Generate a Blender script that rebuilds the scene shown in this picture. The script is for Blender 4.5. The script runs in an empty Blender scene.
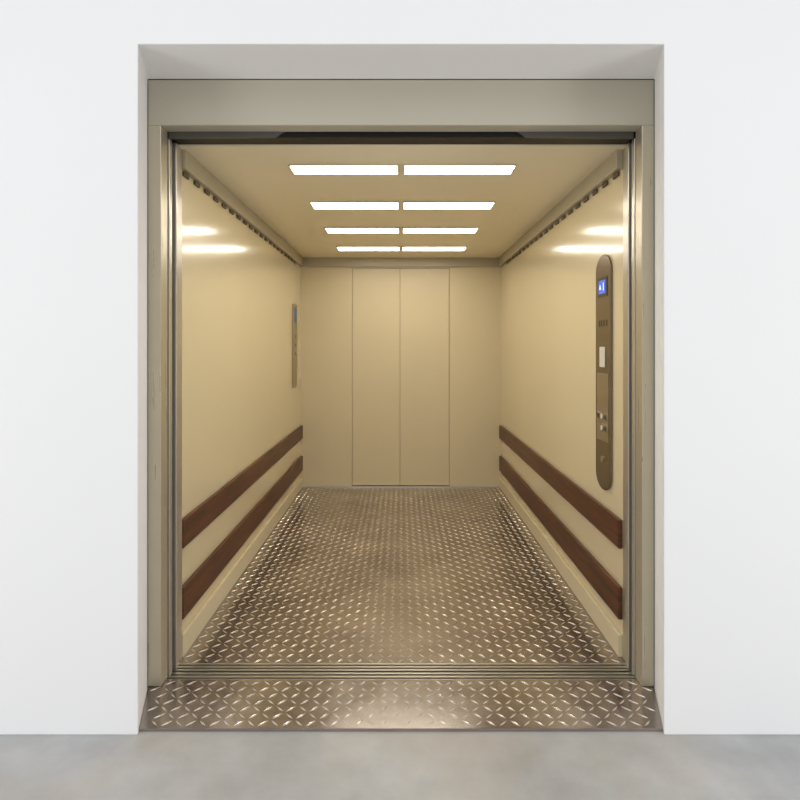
import bpy, bmesh, math, random
from mathutils import Vector
random.seed(4)
S = bpy.context.scene
S.view_settings.view_transform = 'Standard'
S.view_settings.look = 'None'

def lin(c):
    return tuple(((v/255)/12.92 if v/255 <= 0.04045 else ((v/255+0.055)/1.055)**2.4) for v in c) + (1.0,)

# ---------------------------------------------------------------- materials
def mat(name, col, rough=0.5, metal=0.0, var=0.0, vscale=3.0, bump=0.0, bscale=40, coat=0.0, emis=None, estr=0, stretch=None, rvar=0.0):
    m = bpy.data.materials.new(name); m.use_nodes = True
    nt = m.node_tree; n = nt.nodes; l = nt.links
    b = n['Principled BSDF']
    b.inputs['Base Color'].default_value = lin(col)
    b.inputs['Roughness'].default_value = rough
    b.inputs['Metallic'].default_value = metal
    b.inputs['Coat Weight'].default_value = coat
    b.inputs['Coat Roughness'].default_value = 0.12
    if emis:
        b.inputs['Emission Color'].default_value = lin(emis)
        b.inputs['Emission Strength'].default_value = estr
    tc = n.new('ShaderNodeTexCoord'); mp = n.new('ShaderNodeMapping')
    l.new(tc.outputs['Object'], mp.inputs['Vector'])
    if stretch: mp.inputs['Scale'].default_value = stretch
    nz = n.new('ShaderNodeTexNoise'); nz.inputs['Scale'].default_value = vscale; nz.inputs['Detail'].default_value = 6
    l.new(mp.outputs[0], nz.inputs['Vector'])
    if var > 0:
        mx = n.new('ShaderNodeMix'); mx.data_type = 'RGBA'
        c = lin(col)
        mx.inputs[6].default_value = tuple(v*(1-var) for v in c[:3])+(1,)
        mx.inputs[7].default_value = tuple(min(1, v*(1+var)) for v in c[:3])+(1,)
        l.new(nz.outputs['Fac'], mx.inputs[0]); l.new(mx.outputs[2], b.inputs['Base Color'])
    if rvar > 0:
        mr = n.new('ShaderNodeMapRange')
        mr.inputs['From Min'].default_value = 0.3; mr.inputs['From Max'].default_value = 0.7
        mr.inputs['To Min'].default_value = max(0.02, rough-rvar); mr.inputs['To Max'].default_value = rough+rvar
        l.new(nz.outputs['Fac'], mr.inputs['Value']); l.new(mr.outputs[0], b.inputs['Roughness'])
    if bump > 0:
        nb = n.new('ShaderNodeTexNoise'); nb.inputs['Scale'].default_value = bscale; nb.inputs['Detail'].default_value = 3
        l.new(mp.outputs[0], nb.inputs['Vector'])
        bp = n.new('ShaderNodeBump'); bp.inputs['Strength'].default_value = bump; bp.inputs['Distance'].default_value = 0.005
        l.new(nb.outputs['Fac'], bp.inputs['Height']); l.new(bp.outputs[0], b.inputs['Normal'])
    return m

M_plaster = mat('white_plaster', (244,244,245), 0.9, var=0.012, vscale=1.5, bump=0.08, bscale=30)
M_enamel  = mat('cream_enamel', (228,213,176), 0.2, var=0.02, vscale=1.2, bump=0.03, bscale=3, coat=1.0)
M_back    = mat('cream_back_panel', (219,205,170), 0.34, var=0.02)
M_ceil    = mat('cream_ceiling', (240,229,200), 0.4, var=0.02)
M_trim    = mat('taupe_trim', (180,171,147), 0.4, metal=0.2, var=0.03)
M_kick    = mat('cream_kickplate', (219,206,174), 0.35, var=0.03)
M_slot    = mat('slot_dark', (88,74,56), 0.6)
M_seam    = mat('seam_taupe', (150,134,106), 0.6)
M_jamb    = mat('jamb_steel', (200,192,172), 0.32, metal=0.65, var=0.04, stretch=(30,30,1), rvar=0.05)
M_lintel  = mat('lintel_painted', (186,180,163), 0.5, metal=0.1, var=0.02)
M_leaf    = mat('leaf_steel', (204,199,188), 0.3, metal=0.8, var=0.05, stretch=(40,40,1))
M_dark    = mat('track_black', (26,24,22), 0.5, metal=0.3, var=0.1)
M_dgrey   = mat('hanger_grey', (92,90,84), 0.45, metal=0.4, var=0.1)
M_alu     = mat('sill_aluminium', (206,202,194), 0.3, metal=0.9, var=0.08, stretch=(1,40,40))
M_light   = mat('light_diffuser', (255,255,250), 0.5, emis=(255,248,233), estr=11.5)
M_lframe  = mat('light_rim', (200,188,158), 0.5)
M_cop     = mat('bronze_cop', (128,112,90), 0.26, metal=0.85, var=0.05, stretch=(30,30,1))
M_cop2    = mat('pale_cop_and_reflection', (172,158,132), 0.3, metal=0.8, var=0.05)  # paler steel of the rear panel; also paints the reflection on the main one
M_blue    = mat('lcd_blue', (36,78,180), 0.2, emis=(70,120,225), estr=0.6)
M_lcdw    = mat('lcd_glyph', (220,235,255), 0.3, emis=(220,235,255), estr=0.9)
M_black   = mat('gloss_black', (40,36,34), 0.2)
M_btn     = mat('button_white', (225,220,205), 0.35)
M_btnm    = mat('button_metal', (190,180,160), 0.25, metal=0.9)
M_blue_dim = mat('blue_label', (70,112,150), 0.4)

def wood():
    m = bpy.data.materials.new('walnut_wood'); m.use_nodes = True
    nt=m.node_tree; n=nt.nodes; l=nt.links; b=n['Principled BSDF']
    tc=n.new('ShaderNodeTexCoord'); mp=n.new('ShaderNodeMapping'); mp.inputs['Scale'].default_value=(8,1.2,22)
    l.new(tc.outputs['Object'],mp.inputs['Vector'])
    nz=n.new('ShaderNodeTexNoise'); nz.inputs['Scale'].default_value=2.5; nz.inputs['Detail'].default_value=8; nz.inputs['Distortion'].default_value=0.6
    l.new(mp.outputs[0],nz.inputs['Vector'])
    r=n.new('ShaderNodeValToRGB'); r.color_ramp.elements[0].position=0.3; r.color_ramp.elements[1].position=0.72
    r.color_ramp.elements[0].color=lin((56,27,13)); r.color_ramp.elements[1].color=lin((106,57,28))
    l.new(nz.outputs['Fac'],r.inputs[0]); l.new(r.outputs[0],b.inputs['Base Color'])
    b.inputs['Roughness'].default_value=0.4
    return m
M_wood = wood()

def plate(name, c0, c1, r0, r1):
    m = bpy.data.materials.new(name); m.use_nodes = True
    nt=m.node_tree; n=nt.nodes; l=nt.links; b=n['Principled BSDF']
    b.inputs['Metallic'].default_value=0.95
    tc=n.new('ShaderNodeTexCoord')
    nz=n.new('ShaderNodeTexNoise'); nz.inputs['Scale'].default_value=2.2; nz.inputs['Detail'].default_value=9; nz.inputs['Roughness'].default_value=0.62
    l.new(tc.outputs['Object'],nz.inputs['Vector'])
    r=n.new('ShaderNodeValToRGB'); r.color_ramp.elements[0].position=0.32; r.color_ramp.elements[1].position=0.68
    r.color_ramp.elements[0].color=lin(c0); r.color_ramp.elements[1].color=lin(c1)
    l.new(nz.outputs['Fac'],r.inputs[0]); l.new(r.outputs[0],b.inputs['Base Color'])
    mr=n.new('ShaderNodeMapRange'); mr.inputs['From Min'].default_value=0.3; mr.inputs['From Max'].default_value=0.7
    mr.inputs['To Min'].default_value=r0; mr.inputs['To Max'].default_value=r1
    n2=n.new('ShaderNodeTexNoise'); n2.inputs['Scale'].default_value=14; n2.inputs['Detail'].default_value=6
    l.new(tc.outputs['Object'],n2.inputs['Vector']); l.new(n2.outputs['Fac'],mr.inputs['Value']); l.new(mr.outputs[0],b.inputs['Roughness'])
    return m
M_plate = plate('tread_steel',(156,148,144),(194,186,182),0.16,0.27)
M_lug   = plate('tread_lug_steel',(224,218,214),(246,241,238),0.14,0.24)

def concrete():
    m = bpy.data.materials.new('polished_concrete'); m.use_nodes = True
    nt=m.node_tree; n=nt.nodes; l=nt.links; b=n['Principled BSDF']
    tc=n.new('ShaderNodeTexCoord')
    nz=n.new('ShaderNodeTexNoise'); nz.inputs['Scale'].default_value=3.2; nz.inputs['Detail'].default_value=12; nz.inputs['Roughness'].default_value=0.6
    l.new(tc.outputs['Object'],nz.inputs['Vector'])
    r=n.new('ShaderNodeValToRGB'); e=r.color_ramp.elements
    e[0].position=0.3; e[0].color=lin((166,166,165)); e[1].position=0.7; e[1].color=lin((198,198,198))
    l.new(nz.outputs['Fac'],r.inputs[0])
    n2=n.new('ShaderNodeTexNoise'); n2.inputs['Scale'].default_value=1.6; n2.inputs['Detail'].default_value=10; n2.inputs['Roughness'].default_value=0.6
    mp=n.new('ShaderNodeMapping'); mp.inputs['Location'].default_value=(3.3,1.1,0); l.new(tc.outputs['Object'],mp.inputs['Vector']); l.new(mp.outputs[0],n2.inputs['Vector'])
    r2=n.new('ShaderNodeValToRGB'); r2.color_ramp.elements[0].position=0.45; r2.color_ramp.elements[1].position=0.62
    l.new(n2.outputs['Fac'],r2.inputs[0])
    mu=n.new('ShaderNodeMath'); mu.operation='MULTIPLY'; mu.inputs[1].default_value=0.35; l.new(r2.outputs[0],mu.inputs[0])
    mx=n.new('ShaderNodeMix'); mx.data_type='RGBA'; mx.inputs[7].default_value=lin((188,175,156))
    l.new(mu.outputs[0],mx.inputs[0]); l.new(r.outputs[0],mx.inputs[6]); l.new(mx.outputs[2],b.inputs['Base Color'])
    mr=n.new('ShaderNodeMapRange'); mr.inputs['To Min'].default_value=0.26; mr.inputs['To Max'].default_value=0.46
    l.new(nz.outputs['Fac'],mr.inputs['Value']); l.new(mr.outputs[0],b.inputs['Roughness'])
    return m
M_conc = concrete()

# ---------------------------------------------------------------- mesh helpers
def finish(name, bm, mats, parent=None, bevel=0.0, smooth=False):
    me = bpy.data.meshes.new(name); bmesh.ops.recalc_face_normals(bm, faces=bm.faces); bm.to_mesh(me); bm.free()
    for m in (mats if isinstance(mats,(list,tuple)) else [mats]): me.materials.append(m)
    o = bpy.data.objects.new(name, me); S.collection.objects.link(o)
    if parent: o.parent = parent
    if bevel:
        md=o.modifiers.new('bevel','BEVEL'); md.width=bevel; md.segments=2; md.limit_method='ANGLE'
    return o
def bx(bm, x0,x1,y0,y1,z0,z1, mi=0):
    v=[bm.verts.new(p) for p in [(x0,y0,z0),(x1,y0,z0),(x1,y1,z0),(x0,y1,z0),(x0,y0,z1),(x1,y0,z1),(x1,y1,z1),(x0,y1,z1)]]
    for f in [(0,1,2,3),(4,5,6,7),(0,1,5,4),(1,2,6,5),(2,3,7,6),(3,0,4,7)]:
        fc=bm.faces.new([v[i] for i in f]); fc.material_index=mi
def prism(bm, pts, h0, h1, axis='z', mi=0):
    def P(p,h):
        return {'z':(p[0],p[1],h),'y':(p[0],h,p[1]),'x':(h,p[0],p[1])}[axis]
    a=[bm.verts.new(P(p,h0)) for p in pts]; b=[bm.verts.new(P(p,h1)) for p in pts]
    n=len(pts)
    for f in [a,b]: bm.faces.new(f).material_index=mi
    for i in range(n): bm.faces.new([a[i],a[(i+1)%n],b[(i+1)%n],b[i]]).material_index=mi
def boxes(name, lst, mats, parent=None, bevel=0.0):
    bm=bmesh.new()
    for b in lst: bx(bm,*b)
    return finish(name,bm,mats,parent,bevel)
def empty(name, loc=(0,0,0)):
    e=bpy.data.objects.new(name,None); e.empty_display_size=0.1; e.location=loc; S.collection.objects.link(e); return e
def child(o,p):
    o.parent=p; o.matrix_parent_inverse=p.matrix_world.inverted(); return o

# ---------------------------------------------------------------- dimensions (m)
W=1.0; H=2.29; YF=2.65; YB=6.0
OX=0.949; OXi=1.035; WY0=2.165; WY1=2.45; OZ=2.494

# landing wall: single U-shaped slab, opening splayed towards the lift shaft
bm=bmesh.new()
f=[(-4,0),(-OX,0),(-OX,OZ),(OX,OZ),(OX,0),(4,0),(4,3.4),(-4,3.4)]
g=[(-4,0),(-OXi,0),(-OXi,OZ),(OXi,OZ),(OXi,0),(4,0),(4,3.4),(-4,3.4)]
A=[bm.verts.new((x,WY0,z)) for x,z in f]; B=[bm.verts.new((x,WY1,z)) for x,z in g]
bm.faces.new(A); bm.faces.new(B)
for i in range(8): bm.faces.new([A[i],A[(i+1)%8],B[(i+1)%8],B[i]])
finish('wall_front',bm,M_plaster,None,0.004)
boxes('floor',[(-4,4,-2.5,2.505,-0.1,0.0)],M_conc)

boxes('wall_left',[(-W-0.04,-W,YF,YB,0,H)],M_enamel)
boxes('wall_right',[(W,W+0.04,YF,YB,0,H)],M_enamel)
boxes('ceiling',[(-W-0.04,W+0.04,YF,YB+0.06,H,H+0.04)],M_ceil)
bm=bmesh.new()
bx(bm,-W-0.04,-0.49,YB,YB+0.06,0,H); bx(bm,0.485,W+0.04,YB,YB+0.06,0,H); bx(bm,-0.49,0.485,YB,YB+0.06,2.19,H)
finish('wall_back',bm,M_back)
door=empty('door_1',(0,YB,0))
bpy.context.view_layer.update()
child(boxes('door_leaf_a',[(-0.487,-0.012,YB+0.006,YB+0.05,0.018,2.188)],M_back,bevel=0.003),door)
child(boxes('door_leaf_b',[(-0.009,0.482,YB+0.006,YB+0.05,0.018,2.188)],M_back,bevel=0.003),door)
child(boxes('door_seal',[(-0.49,0.485,YB+0.052,YB+0.06,0.0,2.19)],M_seam),door)
child(boxes('door_threshold',[(-0.49,0.485,YB-0.02,YB+0.05,0.0,0.014)],M_alu),door)

boxes('trim_1',[(-W,-W+0.03,YF+0.052,YB,2.205,H)],M_trim,bevel=0.004)
boxes('trim_2',[(W-0.03,W,YF+0.052,YB,2.205,H)],M_trim,bevel=0.004)
boxes('trim_3',[(-W+0.03,W-0.03,YB-0.03,YB,2.2,H)],M_trim,bevel=0.004)
for s,nm in ((-1,'vent_slots'),(1,'vent_slots.001')):
    L=[]
    y=2.74
    while y<5.7:
        xs=sorted((s*W, s*(W-0.010)))
        L.append((xs[0],xs[1],y,y+0.07,2.184,2.203)); y+=0.15
    boxes(nm,L,M_slot,bevel=0.002)
for s,nm in ((-1,'baseboard_left'),(1,'baseboard_right')):
    xs=sorted((s*W, s*(W-0.018)))
    boxes(nm,[(xs[0],xs[1],YF+0.06,YB,0.0,0.1)],M_kick,bevel=0.003)
boxes('baseboard_back',[(-W+0.02,-0.49,YB-0.008,YB,0,0.012),(0.485,W-0.02,YB-0.008,YB,0,0.012)],M_alu)
i=0
for s in (-1,1):
    for z0,z1 in ((0.49,0.62),(0.17,0.315)):
        xs=sorted((s*W, s*(W-0.02)))
        boxes('wooden_bumper_rail'+('' if i==0 else '.%03d'%i),[(xs[0],xs[1],YF+0.055,YB-0.005,z0,z1)],M_wood,bevel=0.005); i+=1

def tread(name,inside,x0,x1,y0,y1,z,pitch,base_pts):
    bm=bmesh.new()
    prism(bm,base_pts,z-0.012,z,'z',0)
    nx=int((x1-x0)/pitch); ny=int((y1-y0)/pitch)
    L=pitch*0.52; w=pitch*0.10; h=0.0028
    px=(x1-x0)/nx; py=(y1-y0)/ny
    for a in range(nx):
        for b in range(ny):
            cx=x0+(a+0.5)*px; cy=y0+(b+0.5)*py
            if not inside(cx,cy): continue
            ang=math.radians(45 if (a+b)%2 else -45)
            ux,uy=math.cos(ang),math.sin(ang); vx,vy=-uy,ux
            def P(u,v,zz): return bm.verts.new((cx+ux*u+vx*v,cy+uy*u+vy*v,zz))
            A=P(-L,0,z);B=P(0,-w,z);C=P(L,0,z);D=P(0,w,z)
            a2=P(-L*0.6,0,z+h*.8);b2=P(0,-w*0.45,z+h);c2=P(L*0.6,0,z+h*.8);d2=P(0,w*0.45,z+h)
            for f in ((A,B,b2,a2),(B,C,c2,b2),(C,D,d2,c2),(D,A,a2,d2),(a2,b2,c2,d2)):
                bm.faces.new(f).material_index=1
    return finish(name,bm,[M_plate,M_lug])
tread('floor_cabin',lambda x,y:True,-0.98,0.98,YF+0.005,YB-0.02,0.0,0.045,[(-W,YF),(W,YF),(W,YB+0.06),(-W,YB+0.06)])
def rx(y): return OX+(y-WY0)*(OXi-OX)/(WY1-WY0)-0.002
def ins(x,y): return abs(x)<rx(y)-0.025 and abs(x)<1.01
tread('threshold_ramp_plate',ins,-1.02,1.02,2.192,2.503,0.012,0.0435,[(-rx(2.185),2.185),(rx(2.185),2.185),(rx(2.449),2.449),(1.02,2.449),(1.02,2.505),(-1.02,2.505),(-1.02,2.449),(-rx(2.449),2.449)])

L=[]
def sill(y0,y1,n):
    L.append((-1.02,1.02,y0,y1,-0.03,-0.010))
    st=(y1-y0)/(2*n-1)
    for k in range(n): L.append((-1.02,1.02,y0+2*k*st,y0+(2*k+1)*st,-0.012,0.006))
sill(2.507,2.572,3); sill(2.586,2.648,3)
boxes('door_sill',L,M_alu)
boxes('sill_gap_strip',[(-1.02,1.02,2.572,2.586,-0.03,-0.02)],M_dark)

fr=empty('elevator_door_frame')
boxes('jamb_a',[(-1.035,-0.980,2.451,2.52,0.013,2.307)],M_jamb,fr,0.003)
boxes('jamb_b',[(0.984,1.035,2.451,2.52,0.013,2.307)],M_jamb,fr,0.003)
boxes('lintel',[(-1.035,1.035,2.451,2.53,2.307,2.494)],M_lintel,fr,0.004)
boxes('car_post_a',[(-1.04,-0.984,2.652,2.70,0,H)],M_leaf,fr,0.003)
boxes('car_post_b',[(0.998,1.04,2.652,2.70,0,H)],M_leaf,fr,0.003)
boxes('shaft_light_block',[(-1.3,-1.045,2.455,2.70,-0.03,2.6),(1.045,1.3,2.455,2.70,-0.03,2.6),(-1.045,1.045,2.635,2.70,2.335,2.6)],M_dark)  # unseen dark blocks added to stop world light leaking in around the cabin
tr=empty('door_track_header')
boxes('track_beam',[(-1.03,1.03,2.54,2.63,2.288,2.40)],M_dark,tr,0.002)
boxes('track_rail',[(-1.03,1.03,2.528,2.539,2.318,2.325)],M_leaf,tr)
for s in (-1,1):
    bm=bmesh.new()
    prism(bm,[(s*0.98,2.279),(s*0.53,2.284),(s*0.48,2.314),(s*0.98,2.314)],2.525,2.5395,'y')
    finish('hanger_plate_'+('a' if s<0 else 'b'),bm,M_dgrey,tr,0.002)
for s,nm,d in ((-1,'elevator_door_leaf_set',0),(1,'elevator_door_leaf_set.001',0.012)):
    e=empty(nm)
    def X(a,b): return sorted((s*a,s*b))
    a=X(1.04,0.978+d*.6); boxes('leaf_outer',[(a[0],a[1],2.535,2.566,0.008,2.284)],M_leaf,e,0.003)
    a=X(1.04,0.970+d); boxes('leaf_inner',[(a[0],a[1],2.592,2.625,0.008,2.284)],M_leaf,e,0.003)
    a=X(1.04,0.995); boxes('leaf_seal',[(a[0],a[1],2.568,2.590,0.008,2.284)],M_dark,e)

# ceiling lights
k=0
for yc,h2,xl,xr in ((2.985,.065,-.54,.555),(3.74,.078,-.55,.568),(4.54,.085,-.56,.57),(5.38,.09,-.563,.573)):
    for x0,x1 in ((xl,-0.018),(0.018,xr)):
        e=empty('ceiling_light'+('' if k==0 else '.%03d'%k),((x0+x1)/2,yc,H)); k+=1
        bpy.context.view_layer.update()
        child(boxes('rim',[(x0-0.006,x1+0.006,yc-h2-.006,yc-h2,H-0.009,H),(x0-0.006,x1+0.006,yc+h2,yc+h2+.006,H-0.009,H),
               (x0-0.006,x0,yc-h2,yc+h2,H-0.009,H),(x1,x1+0.006,yc-h2,yc+h2,H-0.009,H)],M_lframe),e)
        child(boxes('diffuser',[(x0,x1,yc-h2,yc+h2,H-0.010,H)],M_light),e)

# control panels
def stadium(cy,cz,w,h,n=14):
    r=w/2; pts=[]
    for i in range(n+1):
        a=math.pi*i/n; pts.append((cy+r*math.cos(a),cz+h/2-r*0.75+r*0.75*math.sin(a)))
    for i in range(n+1):
        a=math.pi+math.pi*i/n; pts.append((cy+r*math.cos(a),cz-h/2+r*0.75+r*0.75*math.sin(a)))
    return pts
def cop(name,s,cy,cz,w,h,full=True):
    e=empty(name,(s*W,cy,cz)); bpy.context.view_layer.update()
    def X(t0,t1): return s*(W-t0), s*(W-t1)
    def pr(nm,pts,t0,t1,m,bev=0.0):
        bm=bmesh.new(); a,b=X(t0,t1); prism(bm,pts,a,b,'x'); child(finish(nm,bm,m,None,bev),e)
    def rect(y0,y1,z0,z1): return [(y0,z0),(y1,z0),(y1,z1),(y0,z1)]
    def circ(y,z,r,n=20): return [(y+r*math.cos(2*math.pi*i/n),z+r*math.sin(2*math.pi*i/n)) for i in range(n)]
    pr('faceplate',stadium(cy,cz,w,h) if full else rect(cy-w/2,cy+w/2,cz-h/2,cz+h/2),0.0005,0.012,M_cop if full else M_cop2,0.004)
    t=cz+h/2
    if full:
        pr('display_bezel',rect(cy-.068,cy+.068,t-.205,t-.11),.012,.014,M_black)
        pr('display',rect(cy-.048,cy+.048,t-.190,t-.125),.014,.016,M_blue)
        pr('display_arrow',[(cy+.012,t-.168),(cy+.038,t-.168),(cy+.025,t-.143)],.016,.0165,M_lcdw)
        pr('display_bar',rect(cy-.026,cy-.018,t-.175,t-.138),.016,.0165,M_lcdw)
        for q in (-.055,-.015,.02,.05):
            pr('indicator',rect(cy+q-.007,cy+q+.007,t-.35,t-.32),.012,.0135,M_black)
        pr('card_reader',rect(cy-.04,cy+.032,t-.55,t-.45),.012,.018,M_btn,0.003)
        pr('lower_reflection',rect(cy-.08,cy+.08,t-.91,t-.58),.012,.0135,M_cop2,0.0005)  # paler patch standing in for a reflection on the lower faceplate
        for row in range(2):
            for q in (-.05,0.0,.05):
                z=t-.79-row*.055
                if row==1 and q>.04: continue
                pr('button_ring',circ(cy+q,z,.020),.0135,.017,M_btnm)
                pr('button_cap',circ(cy+q,z,.012),.017,.019,M_black if q else M_btn)
        pr('key_switch',circ(cy,t-1.0,.014),.012,.018,M_btnm)
    else:
        pr('indicator_plate',rect(cy-.06,cy+.06,t-.17,t-.03),.012,.014,M_blue_dim)
        for z in (.30,.38,.46): pr('button',circ(cy,t-z,.016),.012,.016,M_btnm)
cop('elevator_control_panel',1,2.94,1.277,0.215,1.15)
cop('elevator_control_panel.001',-1,5.62,1.41,0.20,0.78,False)

# ---------------------------------------------------------------- light
w=bpy.data.worlds.new('World'); S.world=w; w.use_nodes=True
w.node_tree.nodes['Background'].inputs[0].default_value=(0.97,0.985,1.0,1)
w.node_tree.nodes['Background'].inputs[1].default_value=0.68
def area(name,loc,tgt,sx,sy,p,col):
    d=bpy.data.lights.new(name,'AREA'); d.shape='RECTANGLE'; d.size=sx; d.size_y=sy; d.energy=p; d.color=col
    o=bpy.data.objects.new(name,d); S.collection.objects.link(o); o.location=loc
    o.rotation_euler=(Vector(tgt)-Vector(loc)).to_track_quat('-Z','Y').to_euler()
area('landing_overhead_fill',(0,-0.6,3.6),(0,1.8,1.0),4.5,1.6,17,(1,0.99,0.97))  # unseen overhead fill added to brighten the landing wall
area('landing_side_fill',(-3.6,-0.6,0.95),(1.0,2.3,1.8),1.6,1.7,42,(1,0.995,0.985))  # added side fill, no window there; brightens the reveal and soffit
area('landing_side_fill.001',(3.6,-0.6,0.95),(-1.0,2.3,1.8),1.6,1.7,42,(1,0.995,0.985))  # matching added fill from the right, also not a window

cam=bpy.data.cameras.new('camera'); co=bpy.data.objects.new('camera',cam); S.collection.objects.link(co)
co.location=(0,0,1.4); co.rotation_euler=(math.radians(90),0,0)
cam.sensor_width=36; cam.lens=27.0; cam.shift_x=-0.00125; cam.shift_y=-0.066; cam.clip_start=0.02
S.camera=co
